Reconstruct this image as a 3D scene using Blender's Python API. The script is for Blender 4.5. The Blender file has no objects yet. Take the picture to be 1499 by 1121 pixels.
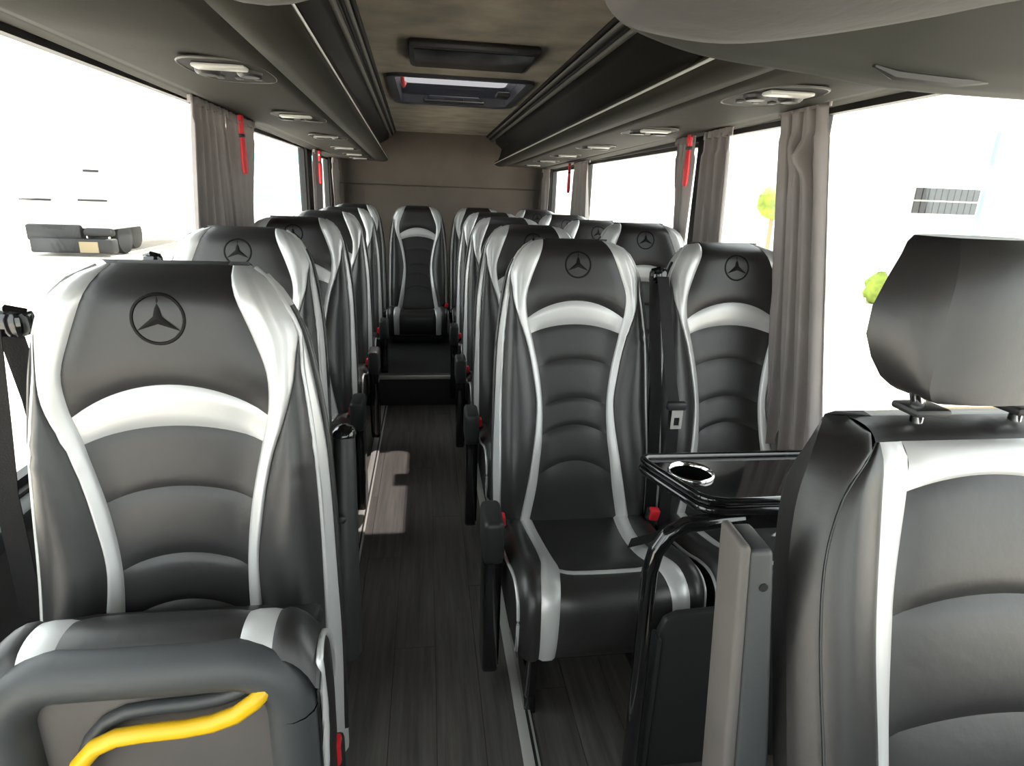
import bpy, bmesh, math, random
from mathutils import Vector, Matrix
random.seed(7)
PI = math.pi
SC = bpy.context.scene
C = SC.collection

# ------------------------------------------------------------------ camera
F, YAW, PIT, ROL, CZ = 880.0, 0.146, -0.305, 0.0366, 1.29
fw = Vector((math.sin(YAW)*math.cos(PIT), math.cos(YAW)*math.cos(PIT), math.sin(PIT)))
r0 = Vector((math.cos(YAW), -math.sin(YAW), 0)); u0 = r0.cross(fw)
rt = math.cos(ROL)*r0 + math.sin(ROL)*u0
up = -math.sin(ROL)*r0 + math.cos(ROL)*u0
cam_d = bpy.data.cameras.new('camera'); cam = bpy.data.objects.new('camera', cam_d); C.objects.link(cam)
cam_d.sensor_width = 36; cam_d.lens = 36*F/1499; cam_d.clip_start = 0.02; cam_d.clip_end = 400
M = Matrix((rt, up, -fw)).transposed().to_4x4(); M.translation = (0, 0, CZ)
cam.matrix_world = M
SC.camera = cam
# ------------------------------------------------------------------ light
wd = bpy.data.worlds.new('world'); SC.world = wd; wd.use_nodes = True
bg = wd.node_tree.nodes['Background']; bg.inputs[0].default_value = (0.93, 0.97, 1.0, 1); bg.inputs[1].default_value = 1.0
sd = bpy.data.lights.new('sun', 'SUN'); sun = bpy.data.objects.new('sun', sd); C.objects.link(sun)
sd.energy = 6.0; sd.angle = math.radians(0.6); sd.color = (1.0, 0.95, 0.88)
sun.rotation_euler = Vector((-0.535, -0.95, -1.79)).to_track_quat('-Z', 'Y').to_euler()
SC.view_settings.view_transform = 'Standard'; SC.view_settings.look = 'None'
SC.view_settings.gamma = 1.0; SC.view_settings.use_curve_mapping = False
SC.view_settings.exposure = 2.3
SC.cycles.use_denoising = True
SC.cycles.max_bounces = 10; SC.cycles.diffuse_bounces = 6; SC.cycles.transparent_max_bounces = 16
SC.cycles.sample_clamp_indirect = 8.0

# ------------------------------------------------------------------ materials
def mat(name, col, rough=0.5, metal=0.0, noise=None, bump=None, coat=0.0, spec=None, sheen=0.0):
    """noise=(scale, amount) colour variation; bump=(scale, strength)"""
    m = bpy.data.materials.new(name); m.use_nodes = True
    nt = m.node_tree; b = nt.nodes['Principled BSDF']
    b.inputs['Base Color'].default_value = (*col, 1); b.inputs['Roughness'].default_value = rough
    b.inputs['Metallic'].default_value = metal
    if coat: b.inputs['Coat Weight'].default_value = coat; b.inputs['Coat Roughness'].default_value = 0.05
    if spec is not None: b.inputs['Specular IOR Level'].default_value = spec
    if sheen: b.inputs['Sheen Weight'].default_value = sheen
    tc = nt.nodes.new('ShaderNodeTexCoord')
    if noise:
        n = nt.nodes.new('ShaderNodeTexNoise'); n.inputs['Scale'].default_value = noise[0]; n.inputs['Detail'].default_value = 5
        nt.links.new(tc.outputs['Object'], n.inputs['Vector'])
        r = nt.nodes.new('ShaderNodeMapRange'); r.inputs[3].default_value = 1-noise[1]; r.inputs[4].default_value = 1+noise[1]
        r.inputs[1].default_value = 0.3; r.inputs[2].default_value = 0.7
        nt.links.new(n.outputs['Fac'], r.inputs[0])
        mx = nt.nodes.new('ShaderNodeVectorMath'); mx.operation = 'SCALE'; mx.inputs[0].default_value = col
        nt.links.new(r.outputs[0], mx.inputs['Scale']); nt.links.new(mx.outputs[0], b.inputs['Base Color'])
    if bump:
        n2 = nt.nodes.new('ShaderNodeTexNoise'); n2.inputs['Scale'].default_value = bump[0]; n2.inputs['Detail'].default_value = 3
        nt.links.new(tc.outputs['Object'], n2.inputs['Vector'])
        bp = nt.nodes.new('ShaderNodeBump'); bp.inputs['Strength'].default_value = bump[1]; bp.inputs['Distance'].default_value = 0.004
        nt.links.new(n2.outputs['Fac'], bp.inputs['Height']); nt.links.new(bp.outputs[0], b.inputs['Normal'])
    return m
MT = {}
MT['leather'] = mat('black_leather', (0.017, 0.0162, 0.0166), 0.40, bump=(55, 0.10), noise=(4, 0.12), spec=0.66)
MT['silver'] = mat('silver_leather', (0.60, 0.60, 0.60), 0.38, metal=0.35, bump=(40, 0.10))
MT['emblem'] = mat('embossed_leather', (0.005, 0.0045, 0.0045), 0.55, spec=0.2)
MT['shell'] = mat('seat_shell_plastic', (0.018, 0.018, 0.019), 0.5, bump=(300, 0.05))
MT['plastic'] = mat('matte_black_plastic', (0.016, 0.016, 0.017), 0.48)
MT['greyplastic'] = mat('grey_plastic', (0.050, 0.054, 0.056), 0.5, bump=(250, 0.05))
MT['gloss'] = mat('gloss_black_plastic', (0.006, 0.006, 0.007), 0.10, coat=0.6)
MT['red'] = mat('red_plastic', (0.62, 0.02, 0.03), 0.4)
MT['yellow'] = mat('yellow_plastic', (0.85, 0.50, 0.01), 0.4)
MT['chrome'] = mat('chrome', (0.75, 0.75, 0.75), 0.12, metal=1.0)
MT['alu'] = mat('brushed_aluminium', (0.55, 0.54, 0.52), 0.42, metal=0.4)
MT['belt'] = mat('belt_webbing', (0.008, 0.0075, 0.008), 0.65, bump=(400, 0.2), spec=0.3)
def cloth_mat():
    m = mat('curtain_cloth', (0.33, 0.30, 0.292), 0.9, noise=(12, 0.08), bump=(120, 0.12)); nt = m.node_tree
    b = nt.nodes['Principled BSDF']; o = nt.nodes['Material Output']
    t = nt.nodes.new('ShaderNodeBsdfTranslucent'); t.inputs[0].default_value = (0.26, 0.235, 0.228, 1)
    mx = nt.nodes.new('ShaderNodeMixShader'); mx.inputs[0].default_value = 0.25
    nt.links.new(b.outputs[0], mx.inputs[1]); nt.links.new(t.outputs[0], mx.inputs[2]); nt.links.new(mx.outputs[0], o.inputs[0])
    return m
MT['curtain'] = cloth_mat()
MT['suede'] = mat('ceiling_suede', (0.205, 0.170, 0.122), 0.9, noise=(5.5, 0.38), bump=(60, 0.1), sheen=0.1)
MT['wallfab'] = mat('wall_fabric', (0.105, 0.087, 0.074), 0.9, noise=(5, 0.1), sheen=0.15)
MT['sidewall'] = mat('side_wall_lining', (0.05, 0.048, 0.046), 0.8, noise=(8, 0.1))
MT['rack'] = mat('rack_vinyl', (0.0150, 0.0140, 0.0098), 0.75, noise=(9, 0.1), bump=(90, 0.08), spec=0.14)
MT['rackblack'] = mat('rack_black', (0.005, 0.005, 0.005), 0.6, spec=0.15)
MT['trimgrey'] = mat('trim_grey', (0.09, 0.086, 0.076), 0.5)
MT['header'] = mat('header_fabric', (0.042, 0.0355, 0.033), 0.9, noise=(6, 0.12), bump=(70, 0.15), sheen=0.05)
MT['headerlip'] = mat('header_vinyl', (0.030, 0.031, 0.0255), 0.7, noise=(5, 0.08))
MT['seal'] = mat('rubber_seal', (0.010, 0.010, 0.010), 0.5)
MT['lens'] = mat('lamp_lens', (0.42, 0.42, 0.39), 0.35)
MT['screen'] = mat('screen_glass', (0.006, 0.006, 0.007), 0.25)
MT['blind'] = mat('hatch_tray', (0.035, 0.038, 0.05), 0.45)
MT['hatchskin'] = mat('opal_hatch_skin', (0.8, 0.8, 0.8), 0.5)
MT['taupe'] = mat('seat_underside_panel', (0.100, 0.090, 0.085), 0.6, noise=(5, 0.12))

def glass(name, tint, gloss=0.05):
    m = bpy.data.materials.new(name); m.use_nodes = True; nt = m.node_tree
    for n in list(nt.nodes): nt.nodes.remove(n)
    o = nt.nodes.new('ShaderNodeOutputMaterial'); t = nt.nodes.new('ShaderNodeBsdfTransparent'); t.inputs[0].default_value = (*tint, 1)
    g = nt.nodes.new('ShaderNodeBsdfGlossy'); g.inputs['Roughness'].default_value = 0.02
    mx = nt.nodes.new('ShaderNodeMixShader'); mx.inputs[0].default_value = gloss
    nt.links.new(t.outputs[0], mx.inputs[1]); nt.links.new(g.outputs[0], mx.inputs[2]); nt.links.new(mx.outputs[0], o.inputs[0])
    return m
MT['glass'] = glass('window_glass', (0.93, 0.95, 0.93))
MT['hatchglass'] = glass('hatch_glass', (0.36, 0.35, 0.35))

def plank_mat():
    m = bpy.data.materials.new('wood_vinyl'); m.use_nodes = True; nt = m.node_tree; b = nt.nodes['Principled BSDF']
    tc = nt.nodes.new('ShaderNodeTexCoord'); oi = nt.nodes.new('ShaderNodeObjectInfo')
    mp = nt.nodes.new('ShaderNodeMapping'); mp.inputs['Scale'].default_value = (45, 2.2, 10)
    ad = nt.nodes.new('ShaderNodeVectorMath'); ad.operation = 'ADD'
    cx = nt.nodes.new('ShaderNodeCombineXYZ'); ml = nt.nodes.new('ShaderNodeMath'); ml.operation = 'MULTIPLY'; ml.inputs[1].default_value = 20
    nt.links.new(oi.outputs['Random'], ml.inputs[0]); nt.links.new(ml.outputs[0], cx.inputs[0]); nt.links.new(ml.outputs[0], cx.inputs[1])
    nt.links.new(tc.outputs['Object'], ad.inputs[0]); nt.links.new(cx.outputs[0], ad.inputs[1]); nt.links.new(ad.outputs[0], mp.inputs['Vector'])
    n = nt.nodes.new('ShaderNodeTexNoise'); n.inputs['Scale'].default_value = 1; n.inputs['Detail'].default_value = 6; n.inputs['Roughness'].default_value = 0.65
    nt.links.new(mp.outputs[0], n.inputs['Vector'])
    cr = nt.nodes.new('ShaderNodeValToRGB')
    cr.color_ramp.elements[0].position = 0.3; cr.color_ramp.elements[0].color = (0.048, 0.044, 0.042, 1)
    cr.color_ramp.elements[1].position = 0.75; cr.color_ramp.elements[1].color = (0.130, 0.118, 0.111, 1)
    nt.links.new(n.outputs['Fac'], cr.inputs[0]); nt.links.new(cr.outputs[0], b.inputs['Base Color'])
    b.inputs['Roughness'].default_value = 0.55
    bp = nt.nodes.new('ShaderNodeBump'); bp.inputs['Strength'].default_value = 0.15; bp.inputs['Distance'].default_value = 0.002
    nt.links.new(n.outputs['Fac'], bp.inputs['Height']); nt.links.new(bp.outputs[0], b.inputs['Normal'])
    return m
MT['plank'] = plank_mat()

# ------------------------------------------------------------------ mesh helpers
class MB:
    def __init__(s): s.v = []; s.f = []
    def grid(s, fn, nu, nv, closed_u=False):
        b = len(s.v); cu = nu if closed_u else nu+1
        for j in range(nv+1):
            for i in range(cu): s.v.append(tuple(fn(i/nu, j/nv)))
        for j in range(nv):
            for i in range(nu):
                i2 = (i+1) % cu
                s.f.append((b+j*cu+i, b+j*cu+i2, b+(j+1)*cu+i2, b+(j+1)*cu+i))
        return s
    def rows(s, rows):
        b = len(s.v); n = len(rows[0])
        for r in rows: s.v += [tuple(p) for p in r]
        for j in range(len(rows)-1):
            for i in range(n-1): s.f.append((b+j*n+i, b+j*n+i+1, b+(j+1)*n+i+1, b+(j+1)*n+i))
        return s
    def box(s, x0, x1, y0, y1, z0, z1):
        b = len(s.v)
        s.v += [(x, y, z) for z in (z0, z1) for y in (y0, y1) for x in (x0, x1)]
        s.f += [tuple(b+k for k in q) for q in ((0,2,3,1),(4,5,7,6),(0,1,5,4),(2,6,7,3),(0,4,6,2),(1,3,7,5))]
        return s
    def poly(s, pts, axis_vec):
        """closed prism: polygon pts (3d) extruded by axis_vec"""
        b = len(s.v); n = len(pts); a = Vector(axis_vec)
        s.v += [tuple(p) for p in pts] + [tuple(Vector(p)+a) for p in pts]
        s.f.append(tuple(b+i for i in reversed(range(n)))); s.f.append(tuple(b+n+i for i in range(n)))
        for i in range(n): s.f.append((b+i, b+(i+1) % n, b+n+(i+1) % n, b+n+i))
        return s
    def tube(s, path, rad, seg=10, cap=True, sx=1.0, upv=(0, 0, 1)):
        path = [Vector(p) for p in path]; n = len(path); b = len(s.v)
        for k, p in enumerate(path):
            t = (path[min(k+1, n-1)]-path[max(k-1, 0)]).normalized()
            a = t.cross(Vector(upv))
            if a.length < 1e-3: a = t.cross(Vector((1, 0, 0)))
            a.normalize(); c = t.cross(a).normalized()
            r = rad[k] if isinstance(rad, (list, tuple)) else rad
            for i in range(seg):
                an = 2*PI*i/seg; s.v.append(tuple(p + a*(r*sx*math.cos(an)) + c*(r*math.sin(an))))
        for k in range(n-1):
            for i in range(seg):
                s.f.append((b+k*seg+i, b+k*seg+(i+1) % seg, b+(k+1)*seg+(i+1) % seg, b+(k+1)*seg+i))
        if cap:
            s.f.append(tuple(b+i for i in reversed(range(seg)))); s.f.append(tuple(b+(n-1)*seg+i for i in range(seg)))
        return s
    def ribbon(s, path, wvec, w, th):
        """strap: centre path, width direction, thickness"""
        rows = []; path = [Vector(p) for p in path]; n = len(path); wv = Vector(wvec).normalized()
        for k, p in enumerate(path):
            t = (path[min(k+1, n-1)]-path[max(k-1, 0)]).normalized(); nn = t.cross(wv).normalized()
            rows.append([p-wv*w/2-nn*th/2, p+wv*w/2-nn*th/2, p+wv*w/2+nn*th/2, p-wv*w/2+nn*th/2, p-wv*w/2-nn*th/2])
        s.rows(rows); return s
    def lathe(s, prof, seg=24, c=(0, 0, 0)):
        b = len(s.v); n = len(prof)
        for r, z in prof:
            for i in range(seg):
                an = 2*PI*i/seg; s.v.append((c[0]+r*math.cos(an), c[1]+r*math.sin(an), c[2]+z))
        for k in range(n-1):
            for i in range(seg): s.f.append((b+k*seg+i, b+k*seg+(i+1) % seg, b+(k+1)*seg+(i+1) % seg, b+(k+1)*seg+i))
        return s
    def ball(s, c, r, seg=12, rings=8, jit=0.0, sc=(1, 1, 1)):
        rows = []
        for j in range(rings+1):
            th = PI*j/rings; row = []
            for i in range(seg):
                an = 2*PI*i/seg; k = 1+jit*(random.random()-0.5)
                row.append((c[0]+r*sc[0]*k*math.sin(th)*math.cos(an), c[1]+r*sc[1]*k*math.sin(th)*math.sin(an), c[2]+r*sc[2]*k*math.cos(th)))
            row.append(row[0]); rows.append(row)
        return s.rows(rows)
    def mesh(s, name, m=None, smooth=35, bevel=0.0, bseg=2, sub=0):
        me = bpy.data.meshes.new(name); me.from_pydata(s.v, [], s.f)
        bm = bmesh.new(); bm.from_mesh(me)
        bmesh.ops.remove_doubles(bm, verts=bm.verts, dist=1e-5)
        if bevel:
            es = [e for e in bm.edges if len(e.link_faces) == 2 and e.calc_face_angle(0) > 0.5]
            bmesh.ops.bevel(bm, geom=es, offset=bevel, segments=bseg, profile=0.5, affect='EDGES', clamp_overlap=True)
        bmesh.ops.recalc_face_normals(bm, faces=bm.faces)
        bm.to_mesh(me); bm.free()
        if smooth:
            me.shade_smooth(); me.set_sharp_from_angle(angle=math.radians(smooth))
        if m: me.materials.append(MT[m] if isinstance(m, str) else m)
        return me
    def obj(s, name, m, parent=None, smooth=35, bevel=0.0, bseg=2, **k):
        return link(name, s.mesh(name, m, smooth, bevel, bseg), parent)

def link(name, me, parent=None):
    o = bpy.data.objects.new(name, me); C.objects.link(o)
    if parent: o.parent = parent
    return o
def empty(name, label, cat, loc=(0, 0, 0), rz=0, group=None):
    o = bpy.data.objects.new(name, None); C.objects.link(o); o.location = loc; o.rotation_euler = (0, 0, rz)
    o['label'] = label; o['category'] = cat
    if group: o['group'] = group
    return o
def tag(o, label, cat, group=None):
    o['label'] = label; o['category'] = cat
    if group: o['group'] = group
    return o
def struct(o, label=None):
    o['kind'] = 'structure'
    if label: o['label'] = label
    return o
def copy_tree(o, parent=None):
    c = o.copy(); C.objects.link(c); c.parent = parent
    for ch in o.children: copy_tree(ch, c)
    return c
def interp(tab):
    tab = sorted(tab)
    xs = [a for a, _ in tab]; ys = [b for _, b in tab]
    def f(x):
        if x <= xs[0]: return ys[0]
        if x >= xs[-1]: return ys[-1]
        for k in range(len(xs)-1):
            if x <= xs[k+1]:
                t = (x-xs[k])/(xs[k+1]-xs[k])
                h = xs[k+1]-xs[k]
                m0 = (ys[k+1]-ys[k-1])/(xs[k+1]-xs[k-1]) if k > 0 else (ys[k+1]-ys[k])/h
                m1 = (ys[k+2]-ys[k])/(xs[k+2]-xs[k]) if k < len(xs)-2 else (ys[k+1]-ys[k])/h
                t2 = t*t; t3 = t2*t
                return (2*t3-3*t2+1)*ys[k]+(t3-2*t2+t)*h*m0+(-2*t3+3*t2)*ys[k+1]+(t3-t2)*h*m1
    return f
def sstep(a, b, x):
    t = max(0, min(1, (x-a)/(b-a))); return t*t*(3-2*t)

# ------------------------------------------------------------------ the bus body
XL, XR, YB, YF = -0.84, 1.142, 5.95, -0.68       # side walls, rear wall, front end
ZC, ZW, ZB = 1.79, 1.54, 0.66                   # ceiling, window top, belt line
floor = struct(MB().box(XL-0.06, XR+0.06, YF, YB+0.1, -0.06, -0.006).obj('floor', 'plastic', smooth=0), 'dark wood-look vinyl plank floor')
pw, plen = 0.118, 1.22
pm = MB().box(-pw/2+0.0006, pw/2-0.0006, -plen/2+0.0006, plen/2-0.0006, -0.006, 0.0).mesh('plank', 'plank', 0)
k = 0
for i in range(17):
    off = (i*0.47) % plen
    y = YF+0.1-off
    while y < 3.6:
        a, b = max(y, YF), min(y+plen, 3.61)
        if b-a > 0.05:
            if b-a > plen-0.01: o = link('plank', pm, floor); o.location = (XL+0.03+pw*(i+0.5), (a+b)/2, 0)
            else:
                h = (b-a)/2; o = link('plank', MB().box(-pw/2+0.0006, pw/2-0.0006, -h+0.0006, h-0.0006, -0.006, 0).mesh('plank', 'plank', 0), floor)
                o.location = (XL+0.03+pw*(i+0.5), (a+b)/2, 0)
        y += plen
# raised rear floor with nosing
rf = struct(MB().box(XL, XR, 3.615, YB, 0.0, 0.19).obj('floor_rear', 'plastic', smooth=0), 'raised rear floor platform behind the step')
tag_n = MB().box(-0.30, 0.27, 3.600, 3.66, 0.172, 0.196)
nz = tag_n.obj('step_nosing', 'alu', rf, bevel=0.004)
for q in range(3): MB().box(-0.30, 0.27, 3.612+q*0.015, 3.617+q*0.015, 0.1955, 0.1985).obj('step_rib', 'trimgrey', nz)

def side_wall(name, x, sgn, cuts):
    """cuts: window openings (y0, y1, top, bottom). Wall thickness goes outward (sgn)."""
    m = MB(); x1 = x+sgn*0.06
    a, b = min(x, x1), max(x, x1)
    y = YF
    for (c, d, zt, zb) in cuts:
        m.box(a, b, y, c, -0.06, ZC+0.1)
        m.box(a, b, c, d, -0.06, zb); m.box(a, b, c, d, zt, ZC+0.1)
        y = d
    m.box(a, b, y, YB+0.1, -0.06, ZC+0.1)
    return struct(m.obj(name, 'sidewall', smooth=0))
winR = [(-0.55, 0.62, 1.56, ZB), (0.66, 1.80, 1.56, ZB), (1.86, 2.47, 1.55, ZB), (2.60, 4.52, 1.525, ZB), (4.72, 5.78, 1.51, ZB)]
winL = [(-0.62, 0.46, 1.62, 0.08), (0.56, 2.70, 1.588, ZB), (2.80, 4.72, 1.56, ZB), (4.92, 5.80, 1.535, ZB)]
wl = side_wall('wall_left', XL, -1, winL); wl['label'] = 'dark left side wall of the bus below and between the windows'
wr = side_wall('wall_right', XR, 1, winR); wr['label'] = 'dark right side wall of the bus below and between the windows'
n = 0
def window(w, hl, hz, ax=1):
    fr = MB(); t = 0.018
    if ax == 1:
        MB().box(-0.003, 0.003, -hl+0.01, hl-0.01, -hz+0.01, hz-0.01).obj('pane', 'glass', w, smooth=0)
        for (p, q, r_, t_) in ((-hl, hl, -hz, -hz+t), (-hl, hl, hz-t, hz), (-hl, -hl+t, -hz, hz), (hl-t, hl, -hz, hz)): fr.box(-0.014, 0.014, p, q, r_, t_)
    else:
        MB().box(-hl+0.01, hl-0.01, -0.003, 0.003, -hz+0.01, hz-0.01).obj('pane', 'glass', w, smooth=0)
        for (p, q, r_, t_) in ((-hl, hl, -hz, -hz+t), (-hl, hl, hz-t, hz), (-hl, -hl+t, -hz, hz), (hl-t, hl, -hz, hz)): fr.box(p, q, -0.014, 0.014, r_, t_)
    fr.obj('seal', 'seal', w, smooth=0)
nmR = ['right driver door window ahead of the driver seat', 'right side window behind the driver headrest', 'narrow right side window between the two nearest right curtains', 'long right side window past the hammer pillar', 'rear right side window']
nmL = ['glazed entrance door on the left ahead of the tipped-up seat', 'large front left side window beside the tipped-up seat', 'left side window past the full curtain', 'rear left side window']
for x, s_, cuts, nms in ((XL, -1, winL, nmL), (XR, 1, winR, nmR)):
    for q, (a, b, zt, zb) in enumerate(cuts):
        n += 1
        w = bpy.data.objects.new('window_%d' % n, None); C.objects.link(w); w.location = (x+s_*0.03, (a+b)/2, (zb+zt)/2)
        w['kind'] = 'structure'; w['label'] = nms[q]
        window(w, (b-a)/2, (zt-zb)/2)
# front end with windscreen (behind the camera)
m = MB().box(XL-0.06, XR+0.06, YF-0.06, YF, -0.06, 0.70).box(XL-0.06, XR+0.06, YF-0.06, YF, 1.56, ZC+0.1).box(XL-0.06, XL+0.05, YF-0.06, YF, 0.70, 1.56).box(XR-0.05, XR+0.06, YF-0.06, YF, 0.70, 1.56)
m.box(XL+0.5, XR, YF, YF+0.30, 0.0, 0.68)
struct(m.obj('wall_front', 'shell', smooth=0), 'front end with dashboard below the windscreen')
w = bpy.data.objects.new('window_%d' % (n+1), None); C.objects.link(w); w.location = ((XL+XR)/2, YF-0.03, 1.13); w['kind'] = 'structure'; w['label'] = 'windscreen at the front of the bus'
window(w, (XR-XL)/2-0.05, 0.43, 0)
# window sills
for i, (x, s) in enumerate(((XL, 1), (XR, -1))):
    xx = sorted((x, x+s*0.05))
    struct(MB().box(xx[0], xx[1], 0.50, YB, ZB-0.05, ZB-0.005).obj('trim_%d' % (i+1), 'shell', bevel=0.008), ('left' if s > 0 else 'right')+' black window sill ledge')
# rear wall : padded panels with a seam
rw = struct(MB().box(XL-0.06, XR+0.06, YB+0.02, YB+0.1, -0.06, ZC+0.1).obj('wall_rear', 'wallfab', smooth=0), 'grey brown padded rear wall')
for z0, z1 in ((0.19, 1.325), (1.332, ZC+0.02)):
    MB().box(XL, XR, YB-0.012, YB+0.02, z0, z1).obj('padded_panel', 'wallfab', rw, bevel=0.006, bseg=3)
# ceiling with hatch opening
HX0, HX1, HY0, HY1 = -0.145, 0.475, 3.06, 3.92
ceil = MB()
for (a, b, c, d) in ((XL-0.06, HX0, YF, YB+0.1), (HX1, XR+0.06, YF, YB+0.1), (HX0, HX1, YF, HY0), (HX0, HX1, HY1, YB+0.1)):
    ceil.box(a, b, c, d, ZC, ZC+0.09)
struct(ceil.obj('ceiling', 'suede', smooth=0), 'mottled taupe suede ceiling panel')

# hatch
h = empty('roof_hatch', 'roof hatch with white skylight pane and dark handle tray', 'hatch', ((HX0+HX1)/2, (HY0+HY1)/2, ZC))
hx, hy = (HX1-HX0)/2, (HY1-HY0)/2
def rrect(hx, hy, r, seg=6):
    out = []
    for cx, cy, a0 in ((hx-r, hy-r, 0), (-hx+r, hy-r, PI/2), (-hx+r, -hy+r, PI), (hx-r, -hy+r, 1.5*PI)):
        for q in range(seg+1): a = a0+PI/2*q/seg; out.append((cx+r*math.cos(a), cy+r*math.sin(a)))
    return out
ring_o, ring_i, ring_t = rrect(hx+0.035, hy+0.035, 0.07), rrect(hx-0.005, hy-0.005, 0.05), rrect(hx-0.012, hy-0.012, 0.05)
rows = []
for zz, rg in ((0.0, ring_o), (-0.014, ring_o), (-0.016, rrect(hx+0.02, hy+0.02, 0.06)), (-0.010, ring_i), (0.094, ring_t), (0.094, ring_i)):
    rows.append([(p[0], p[1], zz) for p in rg]+[(rg[0][0], rg[0][1], zz)])
MB().rows(rows).obj('frame', 'blind', h)
MB().poly([(p[0], p[1], 0.034) for p in ring_i], (0, 0, 0.006)).obj('pane', 'hatchglass', h, smooth=0)
MB().box(-0.15, 0.15, hy-0.055, hy-0.013, -0.006, 0.030).obj('handle_housing', 'blind', h, bevel=0.010)
MB().box(-0.055, 0.055, hy-0.062, hy-0.05, 0.002, 0.024).obj('lever', 'plastic', h, bevel=0.004)
MB().tube([(-0.17, hy-0.045, 0.004), (-0.17, hy-0.075, -0.006), (0.17, hy-0.075, -0.006), (0.17, hy-0.045, 0.004)], 0.008, 8).obj('grab_bar', 'plastic', h)
MB().box(hx-0.10, hx-0.03, -0.02, 0.10, -0.012, 0.01).obj('latch', 'plastic', h, bevel=0.006)
MB().tube([(-hx+0.03, -hy+0.10, 0.05), (-hx+0.035, -hy+0.14, 0.02), (-hx+0.035, -hy+0.34, 0.0), (-hx+0.04, -hy+0.44, 0.03)], 0.009, 6).obj('release_cord', 'red', h)
# ceiling monitor
t = empty('ceiling_monitor', 'black flat monitor folded up against the ceiling ahead of the hatch', 'monitor', (0.175, 2.53, ZC))
MB().box(-0.235, 0.235, -0.185, 0.175, -0.030, 0.0).obj('housing', 'plastic', t, bevel=0.012)
MB().box(-0.215, 0.215, -0.165, 0.155, -0.033, -0.029).obj('screen', 'screen', t, bevel=0.002)
MB().box(-0.09, 0.09, 0.172, 0.195, -0.024, -0.004).obj('hinge', 'greyplastic', t, bevel=0.004)

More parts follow.
